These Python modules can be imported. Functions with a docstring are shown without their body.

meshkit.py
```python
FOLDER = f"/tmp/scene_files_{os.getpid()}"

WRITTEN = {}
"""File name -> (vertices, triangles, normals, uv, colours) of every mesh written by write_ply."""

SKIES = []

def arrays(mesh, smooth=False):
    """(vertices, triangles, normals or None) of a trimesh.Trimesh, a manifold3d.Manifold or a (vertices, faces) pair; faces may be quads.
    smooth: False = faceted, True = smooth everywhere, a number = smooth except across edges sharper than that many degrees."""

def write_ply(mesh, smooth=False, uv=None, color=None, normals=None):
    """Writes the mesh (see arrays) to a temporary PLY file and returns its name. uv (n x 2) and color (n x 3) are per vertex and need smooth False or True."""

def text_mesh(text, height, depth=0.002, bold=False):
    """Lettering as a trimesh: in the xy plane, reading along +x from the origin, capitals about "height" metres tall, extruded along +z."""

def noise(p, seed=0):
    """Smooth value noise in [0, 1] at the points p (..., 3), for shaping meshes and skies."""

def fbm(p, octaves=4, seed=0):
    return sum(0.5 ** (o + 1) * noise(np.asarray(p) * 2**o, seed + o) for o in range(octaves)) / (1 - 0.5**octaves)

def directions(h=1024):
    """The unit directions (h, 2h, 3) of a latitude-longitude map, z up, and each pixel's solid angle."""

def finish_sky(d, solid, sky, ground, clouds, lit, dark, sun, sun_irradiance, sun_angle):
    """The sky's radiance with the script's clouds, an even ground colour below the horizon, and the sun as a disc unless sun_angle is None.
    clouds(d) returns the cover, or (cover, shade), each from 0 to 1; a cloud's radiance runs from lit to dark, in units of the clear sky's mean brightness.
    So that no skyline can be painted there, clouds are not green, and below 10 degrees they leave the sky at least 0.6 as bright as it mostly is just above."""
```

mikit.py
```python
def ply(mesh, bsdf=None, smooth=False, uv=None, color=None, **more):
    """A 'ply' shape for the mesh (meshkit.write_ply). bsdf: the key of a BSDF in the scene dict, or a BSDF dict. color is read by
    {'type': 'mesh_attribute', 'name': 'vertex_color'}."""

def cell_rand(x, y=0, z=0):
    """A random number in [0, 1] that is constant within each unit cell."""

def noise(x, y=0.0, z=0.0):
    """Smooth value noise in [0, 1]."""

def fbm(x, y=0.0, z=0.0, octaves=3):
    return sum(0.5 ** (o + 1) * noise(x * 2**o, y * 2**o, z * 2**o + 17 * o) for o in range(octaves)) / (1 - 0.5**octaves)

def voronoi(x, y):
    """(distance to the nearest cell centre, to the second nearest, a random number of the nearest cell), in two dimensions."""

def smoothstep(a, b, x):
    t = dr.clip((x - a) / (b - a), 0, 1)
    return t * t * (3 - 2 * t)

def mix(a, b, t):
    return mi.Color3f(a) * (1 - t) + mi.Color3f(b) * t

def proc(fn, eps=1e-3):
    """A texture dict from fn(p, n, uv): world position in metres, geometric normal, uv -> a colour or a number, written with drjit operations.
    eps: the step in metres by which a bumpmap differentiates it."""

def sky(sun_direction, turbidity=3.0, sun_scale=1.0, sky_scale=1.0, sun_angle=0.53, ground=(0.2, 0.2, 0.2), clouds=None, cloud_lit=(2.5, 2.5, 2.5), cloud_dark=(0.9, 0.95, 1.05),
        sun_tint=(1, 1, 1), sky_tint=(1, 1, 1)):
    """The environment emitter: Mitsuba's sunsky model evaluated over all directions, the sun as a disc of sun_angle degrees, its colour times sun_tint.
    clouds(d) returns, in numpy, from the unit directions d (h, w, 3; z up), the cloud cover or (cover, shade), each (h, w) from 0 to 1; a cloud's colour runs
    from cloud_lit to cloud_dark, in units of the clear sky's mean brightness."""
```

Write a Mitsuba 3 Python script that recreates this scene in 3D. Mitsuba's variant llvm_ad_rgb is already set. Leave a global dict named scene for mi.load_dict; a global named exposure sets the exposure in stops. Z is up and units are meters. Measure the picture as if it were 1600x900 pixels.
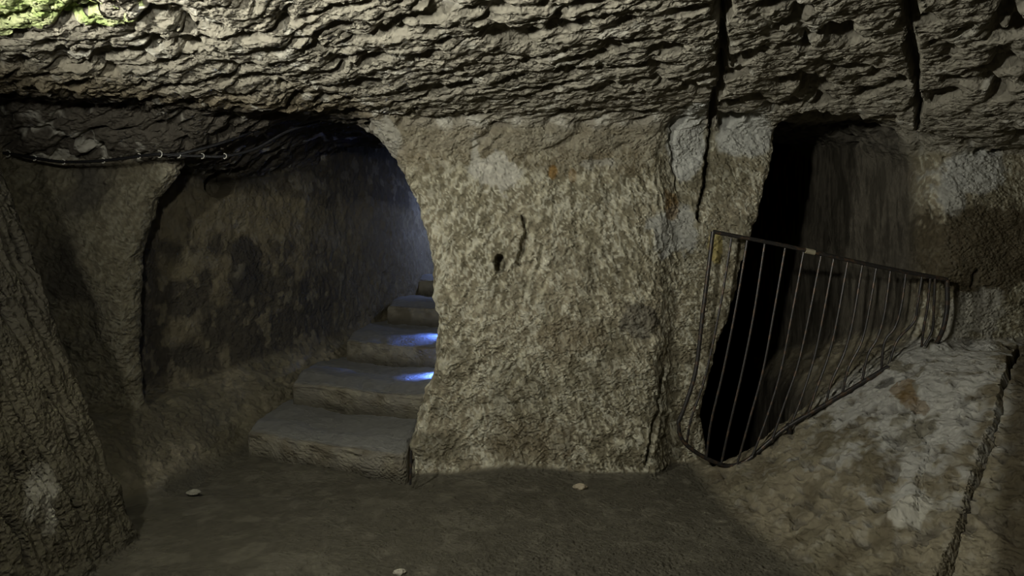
import math
import numpy as np
import trimesh
from concurrent.futures import ThreadPoolExecutor
from scipy.ndimage import map_coordinates
import manifold3d as m3
import mitsuba as mi
import meshkit, mikit

T = mi.ScalarTransform4f
scene, labels = {}, {}

# ------------------------------------------------------------------ camera, exposure, lamps
EYE = 1.55
scene['camera'] = {
    'type': 'perspective', 'fov': 2 * math.degrees(math.atan(0.8)), 'fov_axis': 'x',
    'principal_point_offset_x': 0.0, 'principal_point_offset_y': 65 / 900,
    'near_clip': 0.02, 'far_clip': 100.0,
    'to_world': T().look_at(origin=[0, 0, EYE], target=[0, 1, EYE], up=[0, 0, 1]),
}
exposure = 2.7

LAMPS = [  # name, position, aim, radius, radiance, label
    ('cave_lamp', (-2.10, 1.72, 2.33), (0.84, 0.54, 0.02), 0.07, (150, 148, 131), 'round wall floodlight high on the left cave wall'),
    ('cave_lamp', (-0.75, 0.9, 2.24), (0.44, 0.88, 0.0), 0.07, (135, 133, 118), 'round floodlight under the ceiling above the visitor'),
    ('stair_lamp', (-0.46, 5.98, 0.87), (-0.62, 0.05, -0.78), 0.018, (12, 18, 40), 'small blue white spotlight low over the third stone stair'),
    ('stair_lamp', (-0.49, 5.30, 0.64), (-0.52, 0.06, -0.85), 0.018, (12, 18, 40), 'small blue white spotlight low over the second stone stair'),
    ('stair_lamp', (-0.15, 8.05, 2.10), (-0.80, 0.35, -0.45), 0.04, (58, 76, 150), 'round blue white lamp high above the upper stairs'),
]


# ------------------------------------------------------------------ helpers
def ss(a, b, x):
    t = np.clip((x - a) / (b - a), 0, 1)
    return t * t * (3 - 2 * t)


def smax(a, b, k):
    h = np.clip(0.5 + 0.5 * (a - b) / k, 0, 1)
    return b + (a - b) * h + k * h * (1 - h)


def smin(a, b, k):
    return -smax(-a, -b, k)


POOL = ThreadPoolExecutor(4)
TABLE = np.random.default_rng(7).random((48, 48, 48)).astype(np.float32)


def N(p, s, seed=0):
    """Smooth value noise in [0, 1] from a repeating table of random numbers."""
    s = np.asarray(s, np.float32)
    off = np.float32(1000 + 7.37 * (seed % 97)) + np.array([0, 3.1, 5.7], np.float32) * np.float32(seed % 13)

    def some(a):
        q = np.asarray(a, np.float32) * s + off
        i = np.floor(q)
        t = q - i
        q = np.mod(i, np.float32(48)) + t * t * (3 - 2 * t)
        return map_coordinates(TABLE, np.ascontiguousarray(q.T), order=1, mode='grid-wrap')
    if len(p) < 40000:
        return some(p)
    return np.concatenate(list(POOL.map(some, np.array_split(p, 16))))


def F(p, s, o=3, seed=0):
    s = np.asarray(s, float)
    return sum(.5 ** (k + 1) * N(p, s * 2 ** k, seed + 17 * k) for k in range(o)) / (1 - .5 ** o)


def lin(*c):
    c = np.array(c, float) / 255
    return np.where(c <= 0.04045, c / 12.92, ((c + 0.055) / 1.055) ** 2.4)


# ------------------------------------------------------------------ the cave as one carved volume (negative inside the air)
PIL = np.array([[0, -.68], [.18, -.69], [.44, -.63], [.74, -.53], [1.05, -.49], [1.48, -.545], [1.83, -.635], [2.05, -.72], [2.18, -.79], [2.30, -.90], [2.40, -1.02], [2.6, -1.3]])
SLAB = np.array([[-.2, -2.40], [.25, -2.49], [.55, -2.57], [.83, -2.60], [1.48, -2.58], [1.88, -2.46], [2.14, -2.24], [2.3, -1.95], [2.6, -1.6]])
ALW = np.array([[4.0, -2.9], [4.55, -2.92], [4.95, -2.74], [5.4, -2.35], [6.0, -1.93], [7.2, -1.47], [8.0, -1.18], [9.2, -.85], [11, -.3]])
HOL = np.array([[-.3, 1.40], [.16, 1.37], [.42, 1.33], [.78, 1.40], [1.13, 1.49], [1.64, 1.62], [2.05, 1.74], [2.32, 1.78], [2.6, 1.8]])
HOT = np.array([[1.5, 2.5], [1.75, 2.46], [2.40, 2.44], [2.6, 2.36], [2.72, 2.20], [3.0, 1.9]])
RIS = np.array([4.20, 4.92, 5.73, 6.80, 7.85, 9.0, 10.4])
RISE = 0.24


def ip(t, tab):
    return np.interp(t, tab[:, 0], tab[:, 1])


def ceil_z(x, y):
    z = 2.37 + .10 * np.clip(4.2 - y, 0, 2.6) + .06 * np.clip(x, -3, 0) * ss(4.2, 3.0, y) * 0
    lip = (y - 3.42 - .31 * (x + 2.8)) / .34
    z = z - ss(-.9, -1.5, x) * (.03 * np.exp(-lip * lip) - .03 * ss(.2, 1.5, lip)) - .25 * ss(3.9, 4.35, y) * ss(-1.5, -2.3, x)
    z = z + .10 * ss(4.35, 4.8, y) * ss(-2.4, -1.6, x) + .30 * np.clip(y - 6.2, 0, 9)
    z = z - .20 * ss(1.8, 3.0, x)
    return z


def foot_x(y):
    return 1.18 + .16 * np.clip(3.7 - y, 0, 3)


def floor_z(x, y):
    t = np.clip(x - foot_x(y), 0, 9)
    a = .85 * t * t / (t + .38)
    a = smin(a, .92 + 0 * a, .2)
    xb = np.interp(y, [1, 3.2, 3.75, 3.97, 4.84, 5.3, 6.1, 7.2, 9], [-2.6, -2.5, -2.30, -2.07, -1.93, -1.80, -1.52, -1.42, -1.0])
    t = np.clip(xb - x, 0, 9)
    b = .95 * t * t / (t + .10)
    b = smin(b, .42 + 0 * b, .15)
    yy = y + .42 * (x + .8)
    s = np.interp(yy, RIS, RISE * np.arange(7)) - .07
    s = np.where(y > 4.0, s * ss(.6, -.2, x), 0)
    return np.maximum(a, smax(np.maximum(s, 0) , 0 * b, .02) + b)


def front_y(x, z):
    y = 4.24 + .05 * np.cos(z * 2.2)
    y = y + (.20 - .07 * z) * ss(.92, 1.12, x) - .15 * ss(2.5, 2.9, x)
    y = y + .14 * ss(-1.6, -2.2, x)
    y = y - .16 * ss(2.05, 2.42, z) * ss(-1.5, -.6, x) * ss(1.6, .9, x)
    return y


def parts(p):
    """Signed pieces of the three rooms: a list per room of (name, value)."""
    x, y, z = p[..., 0], p[..., 1], p[..., 2]
    zc, zf = ceil_z(x, y), floor_z(x, y)
    near = -2.0 - .37 * z - .25 * ss(2.4, 1.2, y)
    xl = near + (-3.35 - near) * ss(3.35, 3.75, y)
    room = [('ceiling', z - zc), ('floor', zf - z), ('front', (y - front_y(x, z)) * .97), ('left', (xl - x) * .8), ('right', x - 3.45), ('rear', -1.5 - y)]
    sl = ip(z, SLAB)
    wl = ip(y, ALW)
    al = sl + (wl - sl) * ss(4.46, 4.64, y)
    pr = ip(z, PIL) + .10 * np.clip(y - 4.4, 0, .7)
    ar = pr + (.35 - pr) * ss(5.05, 5.5, y)
    alc = [('ceiling', z - zc - .02), ('floor', zf - z), ('alcove', (al - x) * .78), ('pillar', (x - ar) * .8), ('alcove', y - 10.2), ('alcove', 4.0 - y)]
    hl = ip(z, HOL) - .25 * np.clip(y - 4.45, 0, 2)
    hr = 2.76 - .55 * ss(1.15, .3, z)
    fr = 4.36 + .13 * ss(1.9, 2.6, x)
    sha = [('shaft', (z - ip(x, HOT)) * .9), ('shaft', -1.6 - z), ('shaft', (hl - x) * .9), ('shaft', (x - hr) * .9), ('shaft', (x - 2.80 + .28 * (y - 4.3)) * .9), ('shaft', y - 7.2),
           ('shaft', np.where(z > zf, 4.0 - y, fr - y))]
    return [room, alc, sha]


KS = (.08, .09, .06)


def sdf(p):
    rooms = []
    for pieces, k in zip(parts(p), KS):
        f = pieces[0][1]
        for _, v in pieces[1:]:
            f = smax(f, v, k)
        rooms.append(f)
    return smin(smin(rooms[0], rooms[1], .10), rooms[2], .05)


def surface(h, lo, hi):
    ax = [np.arange(a, b, h, dtype=np.float32) for a, b in zip(lo, hi)]
    n = [len(a) for a in ax]
    g = np.empty(n, np.float32)
    for i0 in range(0, n[0], 16):
        X, Y, Z = np.meshgrid(ax[0][i0:i0 + 16], ax[1], ax[2], indexing='ij')
        g[i0:i0 + 16] = sdf(np.stack([X, Y, Z], -1))
    g[0] = g[-1] = 1; g[:, 0] = g[:, -1] = 1; g[:, :, 0] = g[:, :, -1] = 1
    neg = g < 0
    cnt = np.zeros([m - 1 for m in n], np.int8)
    for a, b, c in np.ndindex(2, 2, 2):
        cnt += neg[a:n[0] - 1 + a, b:n[1] - 1 + b, c:n[2] - 1 + c]
    cells = np.argwhere((cnt > 0) & (cnt < 8))
    idx = np.full(cnt.shape, -1, np.int32)
    idx[tuple(cells.T)] = np.arange(len(cells))
    acc, wt = np.zeros((len(cells), 3)), np.zeros((len(cells), 1))
    cor = {c: g[cells[:, 0] + c[0], cells[:, 1] + c[1], cells[:, 2] + c[2]] for c in np.ndindex(2, 2, 2)}
    for c in cor:
        for d in range(3):
            if c[d] == 0:
                e = tuple(1 if k == d else c[k] for k in range(3))
                a, b = cor[c], cor[e]
                cross = (a < 0) != (b < 0)
                t = np.where(cross, a / np.where(cross, a - b, 1), 0)
                q = np.array(c, float)[None] + t[:, None] * np.eye(3)[d]
                acc += np.where(cross[:, None], q, 0); wt += cross[:, None]
    v = (cells + acc / wt) * h + np.array([a[0] for a in ax])
    quads = []
    for d in range(3):
        s0 = [slice(1, m - 1) for m in n]
        s0[d] = slice(0, n[d] - 1); s1 = list(s0); s1[d] = slice(1, n[d])
        e = np.argwhere(neg[tuple(s0)] != neg[tuple(s1)]) + np.array([0 if k == d else 1 for k in range(3)])
        first = neg[tuple(e.T)]
        u, w = [(1, 2), (2, 0), (0, 1)][d]
        U, W = np.eye(3, dtype=int)[u], np.eye(3, dtype=int)[w]
        ring = [e - U - W, e - W, e, e - U]
        q = np.stack([idx[tuple(r.T)] for r in ring], 1)
        q = np.where(first[:, None], q[:, ::-1], q)     # normals look into the air
        quads.append(q)
    q = np.vstack(quads)
    q = q[(q >= 0).all(1)]
    f = np.vstack([q[:, [0, 1, 2]], q[:, [0, 2, 3]]])
    return v, f


def grad(p, e=.006):
    g = np.stack([sdf(p + e * a) - sdf(p - e * a) for a in np.eye(3)], -1) / (2 * e)
    return g


def project(p, steps=2):
    for _ in range(steps):
        g = grad(p)
        s = sdf(p)
        p = p - np.clip(s / np.maximum((g * g).sum(-1), .09), -.04, .04)[:, None] * g
    return p


def subdivide(v, f):
    e = np.sort(np.vstack([f[:, [0, 1]], f[:, [1, 2]], f[:, [2, 0]]]), 1)
    key = e[:, 0].astype(np.int64) * len(v) + e[:, 1]
    uq, inv = np.unique(key, return_inverse=True)
    mid = (v[uq // len(v)] + v[uq % len(v)]) / 2
    k = len(f)
    a, b, c = inv[:k] + len(v), inv[k:2 * k] + len(v), inv[2 * k:] + len(v)
    f2 = np.vstack([np.stack([f[:, 0], a, c], 1), np.stack([a, f[:, 1], b], 1), np.stack([c, b, f[:, 2]], 1), np.stack([a, b, c], 1)])
    return np.vstack([v, mid]), f2


def compact(v, f, *more):
    used, inv = np.unique(f, return_inverse=True)
    return (v[used], inv.reshape(-1, 3)) + tuple(m[used] for m in more)


def vnormals(v, f):
    n = np.zeros_like(v)
    c = np.cross(v[f[:, 1]] - v[f[:, 0]], v[f[:, 2]] - v[f[:, 0]])
    for k in range(3):
        for d in range(3):
            n[:, d] += np.bincount(f[:, k], c[:, d], len(v))
    return n / np.maximum(np.linalg.norm(n, axis=1, keepdims=True), 1e-12)


# ------------------------------------------------------------------ relief of the rock
def seg_dist(q, pts):
    """Distance of the points q (n, k) to a polyline and the fraction along it."""
    pts = np.asarray(pts, float)
    best, at = np.full(len(q), 9.0), np.zeros(len(q))
    for i, (a, b) in enumerate(zip(pts[:-1], pts[1:])):
        d = b - a
        t = np.clip(((q - a) @ d) / (d @ d), 0, 1)
        r = np.linalg.norm(q - a - t[:, None] * d, axis=1)
        at = np.where(r < best, (i + t) / (len(pts) - 1), at)
        best = np.minimum(best, r)
    return best, at


XZ, XY = [0, 2], [0, 1]
CRACKS = [  # axes, polyline, half width, depth, where
    (XZ, [(1.345, 2.45), (1.335, 2.30), (1.305, 2.13), (1.30, 1.98), (1.265, 1.86), (1.255, 1.70)], .014, .10, 'wall'),
    (XZ, [(1.05, 2.40), (1.06, 2.26), (1.085, 2.10), (1.12, 1.92)], .008, .03, 'wall'),
    (XZ, [(1.02, .72), (.985, .50), (.95, .28), (.90, .05)], .012, .05, 'wall'),
    (XZ, [(.055, 1.74), (.07, 1.62), (.06, 1.50), (.065, 1.42)], .011, .06, 'wall'),
    (XZ, [(.20, 1.56), (.17, 1.45), (.155, 1.38)], .008, .03, 'wall'),
    (XZ, [(3.02, 1.40), (3.0, 1.28)], .007, .03, 'wall'),
    (XY, [(.72, 2.2), (.85, 2.6), (.95, 2.9), (1.05, 3.2), (1.17, 3.6), (1.21, 3.85), (1.30, 4.1), (1.36, 4.40)], .017, .15, 'ceiling'),
    (XY, [(1.35, 2.2), (1.62, 2.6), (1.84, 2.95), (2.08, 3.3), (2.36, 3.72), (2.5, 3.95)], .014, .11, 'ceiling'),
    (XY, [(3.25, 4.10), (2.98, 3.78), (2.72, 3.5), (2.36, 3.13), (2.05, 2.88), (1.75, 2.62), (1.6, 2.4)], .013, .09, 'floor'),
    (XY, [(2.28, 3.62), (2.17, 3.45), (2.14, 3.28), (2.00, 3.14), (1.90, 2.98)], .006, .025, 'floor'),
]
HOLES = [  # x, z, rx, rz, depth on the pillar and walls
    (-.077, 1.435, .032, .060, .17, 3.9, 4.8), (-.30, 1.42, .030, .030, .02, 3.9, 4.8), (.28, 1.86, .014, .02, .02, 3.9, 4.8),
    (.08, .50, .06, .05, .015, 3.9, 4.8), (-2.42, 2.05, .075, .085, .22, 4.9, 6.2), (.75, .95, .10, .08, .012, 3.9, 4.8), (.10, 1.34, .15, .10, .02, 3.9, 4.8),
]


def weights(p, n):
    wc = ss(-.30, -.62, n[:, 2]) * ss(1.9, 2.15, p[:, 2])
    wf = ss(.30, .75, n[:, 2])
    fg = ss(3.75, 3.45, p[:, 1]) * ss(-1.4, -1.8, p[:, 0]) * (1 - wc) * (1 - ss(.8, .95, n[:, 2]))
    bank = wf * ss(.02, .18, p[:, 0] - foot_x(p[:, 1]))
    lbank = wf * ss(.02, .12, p[:, 2]) * ss(-1.4, -1.75, p[:, 0])
    flat = np.clip(wf - bank - lbank, 0, 1)
    shaft = ss(4.55, 4.75, p[:, 1] + .26 * ss(2.1, 2.5, p[:, 0]) * ss(2.85, 2.76, p[:, 0])) * ss(.9, 1.2, p[:, 0]) * (1 - wf)
    alc = ss(4.55, 4.8, p[:, 1]) * ss(.4, 0, p[:, 0])
    wall = np.clip(1 - wc - wf - fg, 0, 1) * (1 - shaft) * (1 - alc)
    return dict(wc=wc, wf=wf, fg=fg, bank=bank, lbank=lbank, flat=flat, shaft=shaft, alc=alc * (1 - wc) * (1 - wf), wall=wall)


def relief(p, n):
    """Displacement along n (into the air), in metres, and fields the colour uses."""
    w = weights(p, n)
    x, y, z = p.T
    d = .05 * (F(p, 1.6, 2, 5) - .5) * (1 - .6 * w['flat'])
    # ceiling: lumps and deep pits left by picks and weathering
    c = np.flatnonzero(w['wc'] > .001)
    q = p[c]
    warp = np.stack([F(q, 3.1, 2, 11), F(q, 3.1, 2, 12), 0 * q[:, 0]], 1) - .5
    q2 = q + .22 * warp
    right = ss(.3, 1.4, q[:, 0])
    q2 = np.stack([q2[:, 0] * .92 - q2[:, 1] * .30, q2[:, 1] * .95 + q2[:, 0] * .42, q2[:, 2]], 1)
    small, big = F(q2, (6.5, 17, 7), 2, 21), F(q2 * [1, 1, 1], (9.0, 7.5, 6), 2, 22)
    lump = small + (big - small) * right
    pit = ss(.47, .30, lump)
    ridge = np.abs(F(q2, (4.6, 20, 6), 2, 23) - .5) * 2
    ledge = ss(.20, .0, ridge)
    fine = F(q, (26, 34, 26), 3, 25) - .5
    dc = -.055 * pit * (.8 + 1.1 * right) - .014 * ledge * (1 - .3 * right) + .05 * (lump - .5) + .040 * fine
    lc = np.zeros(len(p)); lc[c] = np.clip(pit + .5 * ledge, 0, 1)
    d[c] += w['wc'][c] * dc
    # pick marks on the pillar and front wall
    c = np.flatnonzero(w['wall'] > .001)
    q = p[c]
    qw = q + .05 * (np.stack([F(q, 5, 2, 36), F(q, 5, 2, 37), F(q, 5, 2, 38)], 1) - .5)

    def strokes(th, seed):      # short pick marks leaning by th
        a, b = qw[:, 0] * math.cos(th) + qw[:, 2] * math.sin(th), qw[:, 2] * math.cos(th) - qw[:, 0] * math.sin(th)
        s = np.stack([a * 50, b * 19, q[:, 1] * 16], 1)
        return N(s, 1, seed) * .65 + N(s, 1.9, seed + 1) * .35
    lean = ss(-.15, .15, q[:, 0] - .15 - .5 * (q[:, 2] - 1) + .8 * (F(q, 1.8, 2, 31) - .5))
    mk = strokes(-.42, 33) * (1 - lean) + strokes(.30, 133) * lean
    mk2 = 1 - np.abs(2 * (strokes(-.30, 233) * (1 - lean) + strokes(.20, 333) * lean) - 1)
    mark2 = np.zeros(len(p)); mark2[c] = mk2 * (.80 + .32 * N(q, 11, 40))
    rough = F(q, 9, 4, 35) - .5
    top = ss(2.10, 2.25, q[:, 2])
    plain = np.clip(top + ss(1.05, 1.2, q[:, 0]), 0, 1)
    mk = .5 + (mk - .5) * (1 - .65 * plain)
    dw = .026 * (mk - .5) + .055 * rough + .012 * (F(q, 40, 2, 39) - .5)
    mark = np.zeros(len(p)); mark[c] = mk
    d[c] += w['wall'][c] * dw
    # left foreground rock: vertical ribs
    c = np.flatnonzero(w['fg'] > .001)
    q = p[c]
    a = q[:, 1] * .9 - q[:, 0] * .4 + .10 * (F(q, 2.2, 2, 41) - .5)
    rib = F(np.stack([a * 30, q[:, 2] * 4.0, q[:, 0] * 3], 1), 1, 3, 42)
    rib = .65 * (1 - np.abs(2 * rib - 1)) + .25 * rib
    low = ss(1.0, .2, q[:, 2])
    ribs = np.full(len(p), .5); ribs[c] = rib
    d[c] += w['fg'][c] * (.12 * (rib - .5) + .05 * low * (F(q, 8, 3, 43) - .5) - .05 * ss(.42, .3, rib))
    # bank on the right, lumpy plaster
    c = np.flatnonzero(w['bank'] + w['lbank'] > .001)
    q = p[c]
    d[c] += (w['bank'] + w['lbank'])[c] * (.075 * (F(q, 5, 5, 51) - .5) + .035 * (F(q, 24, 3, 53) - .5) - .014 * ss(.60, .68, F(q, (17, 12, 17), 4, 115)))
    # trodden floor
    d += w['flat'] * (.018 * (F(p, 2.6, 3, 61) - .5) + .006 * (F(p, 14, 2, 62) - .5))
    # alcove wall and shaft wall
    c = np.flatnonzero(w['alc'] > .001)
    q = p[c]
    d[c] += w['alc'][c] * (.07 * (F(q, 4, 4, 71) - .5) + .03 * (F(q, (22, 22, 15), 3, 72) - .5))
    c = np.flatnonzero(w['shaft'] > .001)
    q = p[c]
    d[c] += w['shaft'][c] * (.016 * (F(q, (30, 30, 4.0), 3, 81) - .5))
    crack = np.zeros(len(p))
    for axes, pts, hw, dep, where in CRACKS:
        lo, hi = np.min(pts, 0) - .15, np.max(pts, 0) + .15
        q = p[:, axes]
        m = (q > lo).all(1) & (q < hi).all(1) & (y > 2.2) & (y < 5.0)
        m &= {'wall': (w['wall'] > .4) & (y < 4.75), 'ceiling': w['wc'] > .3, 'floor': (w['wf'] > .3) & (z < 1.3)}[where]
        c = np.flatnonzero(m)
        wob = .09 * (F(p[c], 7, 3, 91) - .5)
        r, t = seg_dist(q[c] + wob[:, None], pts)
        hwid = hw * (.15 + 1.7 * N(p[c], 6, 92)) * ss(0, .08, 1 - t) * (1 if where == 'ceiling' else ss(-.02, .08, t))
        k = ss(1.6, .6, r / np.maximum(hwid, 1e-4))
        d[c] -= k * dep
        crack[c] = np.maximum(crack[c], k)
    for hx, hz, rx, rz, dep, y0, y1 in HOLES:
        c = np.flatnonzero((np.abs(x - hx) < rx * 2) & (np.abs(z - hz) < rz * 2) & (y > y0) & (y < y1))
        r = np.hypot((x[c] - hx) / rx, (z[c] - hz) / rz) + .25 * (N(p[c], 25, 93) - .5)
        d[c] -= dep * ss(1.15, .75, r)
    # rounded stones set in the ceiling lip
    for cx, cy, cz, r in [(-2.52, 3.46, 2.36, .085), (-2.66, 3.44, 2.33, .10), (-2.36, 3.52, 2.37, .06), (-2.84, 3.42, 2.34, .09), (-2.1, 3.62, 2.36, .05)]:
        rr = np.sqrt((x - cx) ** 2 + (y - cy) ** 2 + (z - cz) ** 2)
        d += .05 * ss(r, r * .5, rr)
    # plaster lumps on the bank
    for cx, cy, r, hgt in [(1.87, 3.02, .10, .05), (3.02, 4.02, .10, .05), (2.72, 4.1, .07, .04)]:
        rr = np.hypot(x - cx, y - cy) + .05 * (N(p, 14, 94) - .5)
        d += np.where((z < 1.2), hgt * ss(r, r * .35, rr), 0)
    return d, dict(w, pit=lc, mark=mark, mark2=mark2, rib=ribs, crack=crack)


# ------------------------------------------------------------------ colour of the rock (stains and plaster have places of their own)
BEIGE, OLIVE, BROWN, PALE, SOOT_SHADE, DIRT, RUST = (np.array(c) for c in ((.250, .220, .155), (.185, .165, .112), (.138, .112, .070), (.400, .385, .330), (.040, .037, .033), (.090, .083, .064), (.19, .115, .04)))


def blend(c, d, t):
    return c + (np.asarray(d) - c) * np.clip(t, 0, 1)[:, None]


def albedo(p, n, fld):
    x, y, z = p.T
    m1, m2, m3_ = F(p, 2.4, 3, 101), F(p, 9, 3, 102), F(p, 30, 2, 103)
    c = np.tile(BEIGE, (len(p), 1))
    c = blend(c, OLIVE, ss(.40, .62, m1))
    c = blend(c, BROWN, .6 * ss(.54, .68, m2) * (1 - .8 * fld['wall']))
    # ceiling: greyer
    g = fld['wc']
    c = blend(c, np.array([.27, .252, .208]), g * .75)
    c = blend(c, BROWN * 1.1, g * .8 * ss(2.9, 3.5, y - .31 * (x + 2.8) + .6 * (m1 - .5)) * ss(-.2, -1.2, x))
    c = blend(c, SOOT_SHADE * 1.5, g * .8 * ss(3.45, 3.75, y - .31 * (x + 2.8) + .4 * (m1 - .5)) * ss(-.7, -1.1, x))  # shaded band behind the ceiling lip, darkened in the colour
    c = blend(c, PALE * 1.1, g * .7 * ss(.64, .72, m2))
    # pillar: pale edges of pick marks
    wl = fld['wall']
    c = blend(c, np.array([.43, .40, .295]), wl * .9 * ss(.54, .68, fld['mark']))
    c = blend(c, OLIVE * .75, wl * .7 * ss(.47, .33, fld['mark']))
    c = blend(c, np.array([.50, .48, .38]), wl * .75 * ss(.80, .90, fld['mark2']))
    c = blend(c, BROWN * .9, wl * .7 * ss(1.98, 2.14, z + .22 * (m2 - .5)) * ss(1.1, .8, x))
    c = blend(c, OLIVE * .7, wl * .45 * ss(.58, .70, F(p, 5, 4, 104)))

    def patch(cx, cz, rx, rz, col, amt=1.0, y0=3.8, y1=4.8, ax=(0, 2), jag=.9):
        nonlocal c
        u, v = p[:, ax[0]], p[:, ax[1]]
        k = np.flatnonzero((np.abs(u - cx) < rx * 2.2) & (np.abs(v - cz) < rz * 2.2) & (y > y0) & (y < y1) & ((ax == (0, 2)) | (z < 1.35)))
        r = np.hypot((u[k] - cx) / rx, (v[k] - cz) / rz) + jag * (m2[k] - .5) + .5 * jag * (m3_[k] - .5)
        c[k] = blend(c[k], col, amt * ss(1.08, .86, r))
    GP = np.array([.42, .42, .385])
    patch(1.16, 2.22, .13, .24, GP, .95, jag=.5)
    patch(1.55, 2.27, .20, .12, GP, .9, jag=.5)
    patch(1.08, 1.66, .17, .18, GP * .8, .8)
    patch(-.10, 2.02, .13, .13, PALE * 1.05, .85, jag=2.0)
    patch(-.24, 2.12, .03, .16, PALE, .8, jag=1.3)
    patch(.55, 2.10, .10, .03, PALE * .8, .6, jag=2.5)
    patch(-.85, 2.25, .12, .14, PALE * .8, .7)
    patch(.27, 2.04, .035, .05, RUST, .9, jag=.5)
    patch(.40, 2.02, .03, .05, RUST, .5)
    patch(1.06, 1.82, .06, .10, RUST * .9, .6)
    patch(1.36, 1.55, .05, .12, np.array([.33, .27, .10]), .8)
    patch(2.98, 2.03, .22, .15, GP, .95, jag=.6)
    patch(2.86, 1.88, .09, .16, GP * .9, .8, jag=.6)
    patch(3.05, 1.50, .42, .36, BROWN * .55, .9)
    patch(3.0, 1.10, .22, .16, PALE * .9, .8, jag=1.2)
    patch(.36, .95, .22, .12, BROWN * 1.1, .5)
    patch(.14, .25, .30, .16, BROWN, .55)
    patch(.85, 1.05, .12, .12, SOOT_SHADE * 2, .6)
    patch(-.50, .20, .22, .10, OLIVE * .6, .6)
    # bank
    bk = fld['bank']
    c = blend(c, np.array([.135, .117, .080]), bk * .6 * ss(.42, .58, m2))
    wht = bk * ss(.12, -.16, np.maximum(np.maximum(1.86 + .12 * (y - 3) - x, (x - 2.36) * .75 - (y - 3.13) * .66), 3.12 - y - .25 * (x - 1.8)) + .75 * (m2 - .5) + .4 * (m3_ - .5)) * ss(4.36, 4.24, y)
    c = blend(c, np.array([.44, .435, .40]), .85 * wht)
    c = blend(c, OLIVE * .8, wht * .8 * ss(.58, .66, F(p, 7, 4, 105)))
    c = blend(c, SOOT_SHADE * 2.2, bk * .5 * ss(.60, .68, F(p, (17, 12, 17), 4, 115)))  # shade of the small pits painted in as dark speckles
    c = blend(c, PALE * 1.05, bk * .25 * ss(.62, .70, F(p, 21, 3, 116)))
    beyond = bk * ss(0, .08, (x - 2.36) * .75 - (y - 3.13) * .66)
    c = blend(c, BROWN * .42, .85 * beyond * (1 - .4 * ss(.5, .7, m2)))  # darker block past the crack, corner vignetting painted in with it
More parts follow.
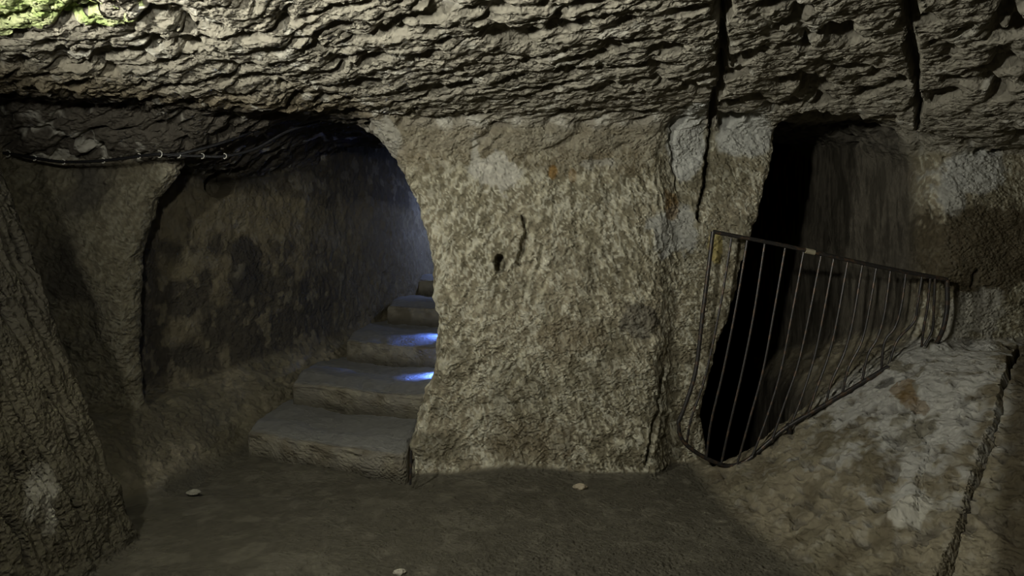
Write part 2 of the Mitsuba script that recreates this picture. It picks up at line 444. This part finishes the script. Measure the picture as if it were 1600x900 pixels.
    patch(1.87, 3.02, .09, .08, PALE * 1.2, .9, 2, 4.8, (0, 1), .6)
    patch(2.30, 3.74, .05, .12, RUST * .9, .6, 2, 4.8, (0, 1), 2.2)
    patch(2.26, 3.60, .03, .10, RUST * .8, .6, 2, 4.8, (0, 1), 2.2)
    patch(2.30, 3.95, .05, .06, SOOT_SHADE, .7, 2, 4.8, (0, 1), .5)
    # floor: dark trodden earth, paler scuffs
    fl = fld['flat']
    c = blend(c, DIRT * (1 + .5 * (m1[:, None] - .5)), fl * .97)
    c = blend(c, DIRT * 1.7, fl * .45 * ss(.52, .70, F(p, 9, 4, 110)))
    c = blend(c, DIRT * 2.4, fl * .5 * ss(.66, .74, F(p, 12, 4, 111)) * ss(.3, 1.0, x))
    lb = fld['lbank']
    c = blend(c, (.13, .117, .082), lb * .75 * ss(.3, .5, m2))
    c = blend(c, PALE * .9, lb * .8 * ss(.10, .05, z) * ss(.50, .62, F(p, 8, 3, 114)))
    # left rocks
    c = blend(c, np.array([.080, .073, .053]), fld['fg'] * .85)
    c = blend(c, SOOT_SHADE, fld['fg'] * .8 * ss(.44, .34, fld['rib']))  # shade between the ribs painted into the grooves
    c = blend(c, SOOT_SHADE * 1.1, fld['fg'] * .6 * ss(.7, 1.3, z + .5 * (m1 - .5)))  # darker towards the top
    c = blend(c, PALE, fld['fg'] * .85 * ss(.52, .60, F(p, (5, 5, 3), 3, 106)) * ss(.75, .2, z) * ss(3.35, 3.0, y))
    slab = ss(-2.3, -2.45, x) * ss(3.6, 3.8, y) * ss(4.75, 4.6, y) * (1 - fld['wc'])
    c = blend(c, np.array([.105, .094, .066]), slab * .8)
    c = blend(c, SOOT_SHADE * 1.2, slab * .8 * ss(.44, .56, F(p, 2.0, 2, 107)) * ss(-2.6, -2.9, x) * ss(.6, 1.2, z))
    # alcove: sooty wall
    al = fld['alc']
    c = blend(c, np.array([.135, .115, .075]), al * .8)
    soot = ss(.44, .66, F(p, 4.6, 5, 108) + .18 * ss(1.45, 1.15, z) * ss(.3, .6, z) - .12 * ss(1.5, 1.75, z))
    c = blend(c, SOOT_SHADE * 1.15, al * .75 * soot * ss(7.0, 6.0, y))
    c = blend(c, np.array([.20, .175, .115]), al * .6 * ss(.58, .66, F(p, (16, 16, 11), 3, 112)))
    c = blend(c, SOOT_SHADE * 1.4, al * .65 * ss(1.95, 2.1, z + .1 * (m1 - .5)))  # alcove wall gets darker towards its upper edge
    r = np.hypot((x + 2.28) / .09, (z - 1.35) / .30) + .6 * (m2 - .5)
    c = blend(c, SOOT_SHADE * 1.3, al * .9 * ss(1.1, .85, r) * (y < 6.3))
    c = blend(c, np.array([.22, .20, .15]), al * .5 * ss(.58, .66, m2) * (1 - soot))
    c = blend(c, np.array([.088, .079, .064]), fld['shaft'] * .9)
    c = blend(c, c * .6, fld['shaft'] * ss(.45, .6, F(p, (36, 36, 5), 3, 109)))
    c = c * (.82 + .36 * m3_ + .5 * fld['wall'] * (N(p, 75, 113) - .5))[:, None]
    return np.clip(c, .01, .8)


# ------------------------------------------------------------------ build the rock
V, Fc = surface(.041, (-3.75, -1.75, -1.75), (3.75, 10.5, 3.75))
V = project(V, 1)
GN = grad(V)
V = np.hstack([V, -GN / np.maximum(np.linalg.norm(GN, axis=1, keepdims=True), 1e-9)])      # positions and normals


def wanted(v):
    y = np.maximum(v[:, 1], .2)
    return (v[:, 1] > 1.4) & (np.abs(v[:, 0]) < .98 * y + .25) & ((EYE - v[:, 2]) < .60 * y + .2) & ((v[:, 2] - EYE) < .48 * y + .2) & (v[:, 1] < 9.5)


near = wanted(V)[Fc].all(1)
near2 = wanted(V)[Fc].any(1)
vn, fn = compact(V, Fc[near])
for _ in range(2):
    vn, fn = subdivide(vn, fn)
vf, ff = compact(V, Fc[~near])


def finish(v, n):
    n = n / np.maximum(np.linalg.norm(n, axis=1, keepdims=True), 1e-9)
    d, fld = relief(v, n)
    out = v + n * d[:, None]
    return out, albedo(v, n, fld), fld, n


(vn, nn), (vf, nf) = np.split(vn, 2, 1), np.split(vf, 2, 1)
vn2, cn, fldn, nn = finish(vn, nn)
vf2, cf, fldf, nf = finish(vf, nf)

NAMES = ['ceiling', 'floor', 'rock_pillar', 'wall_back', 'wall_left', 'wall_alcove', 'wall_shaft', 'rock_ledge', 'wall_right', 'wall_rear']


def classify(q):
    rooms = parts(q)
    best, name = None, None
    vals = [np.max([v for _, v in r], 0) for r in rooms]
    pick = np.argmin(vals, 0)
    out = np.full(len(q), 0)
    for k, r in enumerate(rooms):
        act = np.argmax([v for _, v in r], 0)
        for j, (nm, _) in enumerate(r):
            m = (pick == k) & (act == j)
            x, y = q[:, 0], q[:, 1]
            if nm == 'ceiling':
                t = np.full(len(q), 0)
            elif nm == 'floor':
                t = np.where((x > foot_x(y) + .05) & (y > 1.5), 7, np.where((x < -1.75) & (q[:, 2] > .05), np.where(y > 4.5, 5, 4), 1))
            elif nm == 'front':
                t = np.where(x < -1.5, 4, np.where(x < 1.03, 2, 3))
            elif nm == 'pillar':
                t = np.full(len(q), 2)
            elif nm == 'left':
                t = np.full(len(q), 4)
            elif nm == 'alcove':
                t = np.where(y < 4.5, 4, 5)
            elif nm == 'shaft':
                t = np.where((y < 4.5) & (x < 1.9), 3, 6)
            else:
                t = np.full(len(q), 8 if nm == 'right' else 9)
            out[m] = t[m]
    return out



def grit(p, n, uv):
    return mikit.fbm(p.x * 70, p.y * 70, p.z * 70, 2)


scene['rock'] = {'type': 'twosided', 'bsdf': {'type': 'bumpmap', 'arbitrary': mikit.proc(grit, .002), 'scale': .018,
                 'bsdf': {'type': 'diffuse', 'reflectance': {'type': 'mesh_attribute', 'name': 'vertex_color'}}}}


def raw(v, f, n, c, bsdf):
    return {'type': 'ply', 'filename': meshkit.write_ply((v, f), False, None, c, normals=n), 'face_normals': False, 'bsdf': {'type': 'ref', 'id': bsdf}}


INFO = {
    'ceiling': ('rough hewn rock ceiling with deep pick pits and two wide cracks', None),
    'floor': ('dark trodden earth floor of the cave', None),
    'rock_pillar': ('pale pick-marked rock pillar between the stairs and the railed pit', 'pillar'),
    'wall_back': ('cracked rock wall with grey plaster patches either side of the pit opening', None),
    'wall_left': ('dark ribbed rock wall along the left side of the cave', None),
    'wall_alcove': ('sooty stained rock wall at the back of the stair alcove', None),
    'wall_shaft': ('grey vertically chiselled rock inside the dark pit opening', None),
    'rock_ledge': ('sloping white-plastered rock ledge in front of the railed pit', 'rock ledge'),
    'wall_right': ('rock wall on the right side of the cave', None),
    'wall_rear': ('rock wall behind the viewer', None),
}
allv = np.vstack([vn2, vf2]); allc = np.vstack([cn, cf]); allb = np.vstack([vn, vf])
allf = np.vstack([fn, ff + len(vn)])
alln = np.vstack([vnormals(vn2, fn), vnormals(vf2, ff)])
cls = classify(allb[allf].mean(1))
for k, nm in enumerate(NAMES):
    sel = allf[cls == k]
    if len(sel) == 0:
        continue
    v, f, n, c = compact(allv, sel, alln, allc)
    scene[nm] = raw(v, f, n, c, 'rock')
    lab, cat = INFO[nm]
    labels[nm] = {'label': lab, 'kind': 'structure'}
    if cat:
        labels[nm]['category'] = cat

# green film of algae close to the lamp
mossv = fldn['wc'] * ss(.95, .62, np.hypot((vn[:, 0] + 2.15) / .98, (vn[:, 1] - 2.25) / .68) + .7 * (F(vn, 9, 3, 121) - .5))
mf = fn[(mossv[fn] > .45).all(1)]
if len(mf):
    v, f, n, k = compact(vn2, mf, alln[:len(vn2)], mossv)
    v = v + n * (.003 + .012 * N(v, 60, 122)[:, None])
    cm = blend(np.tile([.20, .29, .07], (len(v), 1)), (.46, .48, .27), N(v, 22, 123))
    scene['green_moss'] = raw(v, f, vnormals(v, f), cm, 'rock')
    labels['green_moss'] = {'label': 'bright green moss growing on the ceiling beside the lamp', 'category': 'moss', 'kind': 'stuff'}


# ------------------------------------------------------------------ stone stairs
def arc(seg, tread):
    return seg


def step_mesh(k):
    y0, y1 = RIS[k], RIS[k + 1] + .25
    zt = RISE * (k + 1)
    xl = np.interp((y0 + y1) / 2 - .1, [4.4, 4.9, 5.5, 6.4, 7.5, 8.5, 9.7], [-1.93, -1.84, -1.76, -1.48, -1.30, -1.15, -1.0])
    xr = [-.73, -.42, .1, .2, .3, .3][k]
    r = .045
    pts = []
    for x in (xl, xr):
        sk = -.42 * (x + .8) + (.06 if k == 0 else 0)
        for yy in (y0 + .03, y1):
            for z in (zt - .36, zt):
                o = .015 if z == zt else 0.0
                pts.append((x, yy + sk - o, z - r))
    m = m3.Manifold.batch_hull([m3.Manifold.sphere(r, 20).translate(q) for q in pts]).refine_to_length(.028)
    mm = m.to_mesh()
    v, f = np.array(mm.vert_properties[:, :3], float), np.array(mm.tri_verts)
    n = vnormals(v, f)
    top = ss(.3, .8, n[:, 2])
    front = ss(.3, .8, -n[:, 1])
    # worn hollow in the middle of each tread, ragged front edge
    xm = (xl + min(xr, -.5)) / 2
    d = .04 * (F(v, 4.5, 3, 200 + k) - .5) + .014 * (F(v, 16, 2, 210 + k) - .5)
    d -= top * .025 * ss(.6, 0, np.abs(v[:, 0] - xm))
    d += front * .055 * (F(v, (7, 7, 14), 3, 220 + k) - .5)
    edge = y0 - .42 * (v[:, 0] + .8)
    v[:, 2] -= .045 * ss(.20, .0, v[:, 1] - edge) * ss(zt - .12, zt - .02, v[:, 2])
    v = v + n * d[:, None]
    c = np.tile([.20, .185, .15], (len(v), 1))
    c = blend(c, (.168, .168, .158), top * .85)
    c = blend(c, (.12, .098, .06), front * .55 * ss(.42, .6, F(v, 7, 3, 230)))
    c = blend(c, (.27, .25, .19), front * .6 * ss(.5, .62, F(v, 12, 2, 231)))
    c = blend(c, DIRT * .8, front * .8 * ss(zt - .14, zt - .24, v[:, 2]))
    c = c * (.85 + .3 * N(v, 40, 232))[:, None]
    return raw(v, f, vnormals(v, f), c, 'rock')


for k in range(6):
    scene['stone_stairs__step' + ('' if k == 0 else f'_{k:03d}')] = step_mesh(k)
labels['stone_stairs'] = {'label': 'worn rock-cut stairs rising behind the pillar under blue light', 'category': 'stairs'}


# ------------------------------------------------------------------ iron railing
def spline(pts, n=24):
    pts = np.asarray(pts, float)
    if len(pts) < 3:
        return pts
    P = np.vstack([2 * pts[0] - pts[1], pts, 2 * pts[-1] - pts[-2]])
    out = []
    per = max(2, n // (len(pts) - 1))
    for i in range(1, len(P) - 2):
        t = np.linspace(0, 1, per, endpoint=False)[:, None]
        a, b, c_, d = P[i - 1], P[i], P[i + 1], P[i + 2]
        out.append(.5 * (2 * b + (c_ - a) * t + (2 * a - 5 * b + 4 * c_ - d) * t ** 2 + (3 * b - a - 3 * c_ + d) * t ** 3))
    return np.vstack(out + [pts[-1:]])


def tube(pts, r, seg=9, smooth_path=True, n=24):
    c = spline(pts, n) if smooth_path else np.asarray(pts, float)
    t = np.gradient(c, axis=0)
    t /= np.linalg.norm(t, axis=1, keepdims=True)
    ref = np.array([0, 0, 1.0]) if abs(t[0, 2]) < .9 else np.array([0, 1.0, 0])
    u = np.cross(t[0], ref); u /= np.linalg.norm(u)
    rings = []
    for i in range(len(c)):
        u = u - t[i] * (u @ t[i]); u /= np.linalg.norm(u)
        w = np.cross(t[i], u)
        a = np.arange(seg) * 2 * np.pi / seg
        rings.append(c[i] + r * (np.cos(a)[:, None] * u + np.sin(a)[:, None] * w))
    v = np.vstack(rings + [c[:1], c[-1:]])
    f = []
    for i in range(len(c) - 1):
        for j in range(seg):
            a, b = i * seg + j, i * seg + (j + 1) % seg
            f += [(a, b, b + seg), (a, b + seg, a + seg)]
    e0, e1, L = len(c) * seg, len(c) * seg + 1, (len(c) - 1) * seg
    for j in range(seg):
        f += [(e0, (j + 1) % seg, j), (e1, L + j, L + (j + 1) % seg)]
    m = trimesh.Trimesh(v, np.array(f), process=False)
    return m


def iron(p, n, uv):
    k = mikit.fbm(p.x * 45, p.y * 45, p.z * 30, 3)
    return mikit.mix((.035, .032, .030), (.085, .055, .035), mikit.smoothstep(.5, .7, k))


scene['iron'] = {'type': 'twosided', 'bsdf': {'type': 'principled', 'base_color': mikit.proc(iron), 'roughness': .45, 'metallic': .35, 'specular': .5}}


def W(u, v, y):
    """World point of the cave survey: bearing u, elevation v (thousandths) at depth y."""
    return np.array([(u - 800) / 1000 * y, y, EYE + (385 - v) / 1000 * y])


RL, RR = W(1114, 362, 4.12), W(1480, 437, 4.02)


def rail(t):
    return RL + (RR - RL) * t


def add(key, mesh, bsdf, smooth=40):
    scene[key] = mikit.ply(mesh, bsdf, smooth=smooth)


R = 'iron_railing'
add(R + '__top_rail', tube([RL, rail(.33) + (0, 0, .004), rail(.66) + (0, 0, -.006), RR], .0135), 'iron')
LOW = [W(1060, 660, 4.16), W(1063, 682, 4.17), W(1078, 700, 4.18), W(1104, 716, 4.20), W(1132, 727, 4.22), W(1152, 726, 4.22), W(1172, 716, 4.20), W(1200, 692, 4.18), W(1232, 666, 4.15), W(1310, 620, 4.11), W(1388, 573, 4.07)]
add(R + '__bottom_rail', tube(LOW, .0135, n=60), 'iron')
add(R + '__post', tube([RL, W(1107, 420, 4.12), W(1098, 490, 4.13), W(1087, 580, 4.14), W(1070, 635, 4.15), LOW[0]], .0135), 'iron')
add(R + '__post_001', tube([RR, W(1480, 480, 4.03), W(1474, 512, 4.05), W(1462, 540, 4.10)], .0135), 'iron')
BARS = [
    [(1143, 372), (1127, 470), (1103, 585), (1080, 655), (1073, 694)],
    [(1168, 374), (1150, 480), (1130, 580), (1111, 660), (1104, 714)],
    [(1195, 381), (1178, 490), (1160, 580), (1140, 665), (1127, 724)],
    [(1227, 387), (1209, 490), (1192, 580), (1170, 660), (1152, 725)],
    [(1256, 393), (1236, 500), (1220, 580), (1199, 650), (1176, 712)],
    [(1283, 400), (1263, 500), (1247, 570), (1228, 625), (1207, 685)],
    [(1303, 403), (1285, 500), (1272, 560), (1253, 620), (1236, 664)],
    [(1325, 407), (1308, 500), (1295, 555), (1277, 605), (1262, 648)],
    [(1348, 411), (1333, 500), (1320, 550), (1300, 595), (1290, 632)],
    [(1370, 415), (1357, 490), (1346, 535), (1326, 575), (1316, 616)],
    [(1392, 419), (1382, 490), (1371, 528), (1356, 555), (1347, 597)],
    [(1416, 424), (1408, 480), (1398, 512), (1382, 535), (1377, 580)],
    [(1441, 429), (1434, 475), (1428, 503), (1402, 532), (1388, 573)],
    [(1454, 432), (1449, 480), (1443, 515), (1440, 542)],
    [(1461, 433), (1459, 480), (1457, 515), (1444, 541)],
]
for i, b in enumerate(BARS):
    ys = np.linspace(4.12 - .1 * i / 14, 4.20 - .11 * i / 14, len(b))
    key = R + '__bar' + ('' if i == 0 else f'_{i:03d}')
    add(key, tube([W(u, v, y) for (u, v), y in zip(b, ys)], .0075, 7), 'iron')
# stub feet and the pale strap on the top rail
add(R + '__foot', tube([W(1232, 663, 4.15), W(1234, 678, 4.17)], .016, smooth_path=False), 'iron')
add(R + '__foot_001', tube([W(1388, 573, 4.07), W(1402, 600, 4.06), W(1407, 616, 4.10)], .010), 'iron')
scene['pale_strap'] = {'type': 'diffuse', 'reflectance': {'type': 'rgb', 'value': [.30, .27, .19]}}
p0 = rail(.42)
dr_ = (RR - RL) / np.linalg.norm(RR - RL)
add(R + '__strap', tube([p0 - dr_ * .03, p0 + dr_ * .03], .0175, 12, smooth_path=False), 'pale_strap')
labels[R] = {'label': 'dark iron bar railing guarding the pit opening in the right wall', 'category': 'railing'}
labels[R + '__strap'] = {'label': 'pale strap wound round the top rail'}

# ------------------------------------------------------------------ cable and clips on the left wall
scene['black_cable_skin'] = {'type': 'roughplastic', 'diffuse_reflectance': {'type': 'rgb', 'value': [.012, .012, .013]}, 'alpha': .3}
scene['clip_plastic'] = {'type': 'roughplastic', 'diffuse_reflectance': {'type': 'rgb', 'value': [.42, .41, .36]}, 'alpha': .25}
CAB = [(-60, 233), (13, 240), (55, 247), (100, 253), (162, 251), (218, 244), (250, 241), (280, 243), (317, 244), (352, 244), (400, 232), (450, 205), (500, 190)]
CY = [4.2, 4.2, 4.2, 4.2, 4.19, 4.17, 4.16, 4.20, 4.25, 4.3, 4.4, 4.5, 4.6]
add('wall_cable', tube([W(u, v, y) for (u, v), y in zip(CAB, CY)], .010, 8, n=90), 'black_cable_skin')
labels['wall_cable'] = {'label': 'black power cable clipped along the top of the left wall', 'category': 'cable'}
add('wall_cable_001', tube([W(262, 244, 4.18), W(300, 236, 4.22), W(350, 222, 4.32), W(420, 196, 4.5), W(480, 182, 4.6)], .010, 8, n=50), 'black_cable_skin')
labels['wall_cable_001'] = {'label': 'upper black cable slanting up into the alcove from the left wall', 'category': 'cable'}
ORD = ['first', 'second', 'third', 'fourth', 'fifth', 'sixth', 'seventh', 'eighth', 'ninth']
for i in range(1, 10):
    c0 = W(*CAB[i], CY[i])
    a = np.linspace(-.6 * np.pi, .6 * np.pi, 12)
    s = .022 if i in (1, 6) else .016
    pts = [c0 + np.array([s * .9 * math.cos(t) - .004, -.004, s * math.sin(t)]) for t in a]
    key = 'cable_clip' + ('' if i == 1 else f'_{i-1:03d}')
    add(key, tube(pts, .0042, 6, smooth_path=False), 'clip_plastic')
    labels[key] = {'label': f'pale curved cable clip, {ORD[i-1]} from the left along the black cable', 'category': 'cable clip', 'group': 'cable clips on the left wall'}

# ------------------------------------------------------------------ small things
add('metal_rod', tube([W(641, 757, 4.05), W(642.5, 704, 4.05)], .008, 8, smooth_path=False), 'iron')
labels['metal_rod'] = {'label': 'short dark iron rod standing at the left foot of the pillar', 'category': 'rod'}


def stone(key, pos, size, col, lab, seed):
    m = trimesh.creation.icosphere(subdivisions=3)
    v = np.array(m.vertices)
    v = v * (1 + .5 * (F(v + seed, 1.6, 3, seed) - .5))[:, None] * np.array(size) + np.array(pos)
    c = np.tile(col, (len(v), 1)) * (.8 + .4 * N(v, 30, seed))[:, None]
    scene[key] = raw(v, m.faces, vnormals(v, m.faces), c, 'rock')
    labels[key] = {'label': lab, 'category': 'stone', 'group': 'loose stones on the floor'}


stone('loose_stone', (.43, 4.07, .02), (.045, .03, .022), (.42, .36, .26), 'small pale stone lying at the middle of the foot of the pillar', 3)
stone('loose_stone_001', (-1.98, 3.98, .02), (.045, .022, .018), (.26, .25, .20), 'pale stone at the foot of the left bank', 4)
stone('loose_stone_002', (-.53, 3.02, .012), (.03, .02, .014), (.34, .32, .26), 'tiny pale stone on the floor nearest the viewer', 5)


# ------------------------------------------------------------------ lamps
def lathe_along(profile, pos, aim, seg=28):
    a = np.array(aim, float); a /= np.linalg.norm(a)
    u = np.cross(a, [0, 0, 1.0]); u /= np.linalg.norm(u)
    w = np.cross(u, a)
    th = np.arange(seg) * 2 * np.pi / seg
    v = np.vstack([np.array(pos) + a * h + r * (np.cos(th)[:, None] * u + np.sin(th)[:, None] * w) for r, h in profile])
    f = []
    for i in range(len(profile) - 1):
        for j in range(seg):
            p_, q_ = i * seg + j, i * seg + (j + 1) % seg
            f += [(p_, q_, q_ + seg), (p_, q_ + seg, p_ + seg)]
    return trimesh.Trimesh(v, np.array(f), process=False)


scene['lamp_metal'] = {'type': 'twosided', 'bsdf': {'type': 'principled', 'base_color': {'type': 'rgb', 'value': [.05, .05, .05]}, 'roughness': .5, 'metallic': .3}}
used = {}
for nm, pos, aim, r, rad, lab in LAMPS:
    key = nm if nm not in used else f'{nm}_{used[nm]:03d}'
    used[nm] = used.get(nm, 0) + 1
    a = np.array(aim, float); a /= np.linalg.norm(a)
    add(key + '__housing', lathe_along([(.001, -1.6 * r), (r * .7, -1.5 * r), (r * 1.12, -.6 * r), (r * 1.12, .08 * r), (r * 1.0, .08 * r), (r * 1.0, -.1 * r)], pos, aim), 'lamp_metal')
    back = np.array(pos) - a * 1.4 * r
    add(key + '__bracket', tube([back, back + np.array([0, 0, .05]) - a * .04, back + np.array([0, 0, .45]) - a * .06], r * .16, 8), 'lamp_metal')
    lens = T().look_at(origin=list(pos), target=list(np.array(pos) + a), up=[0, 0, 1]) @ T().scale([r * .98, r * .98, 1])
    scene[key + '__lens'] = {'type': 'disk', 'to_world': lens, 'emitter': {'type': 'area', 'radiance': {'type': 'rgb', 'value': list(rad)}}}
    labels[key] = {'label': lab, 'category': 'lamp'}
    if r < .03:      # the narrow beam along the tread
        scene[key + '_beam'] = {'type': 'spot', 'to_world': T().look_at(origin=list(np.array(pos) + a * .01), target=list(np.array(pos) + a), up=[0, 1, 0]),
                                'intensity': {'type': 'rgb', 'value': [.15, .31, 1.35]}, 'cutoff_angle': 40, 'beam_width': 20}
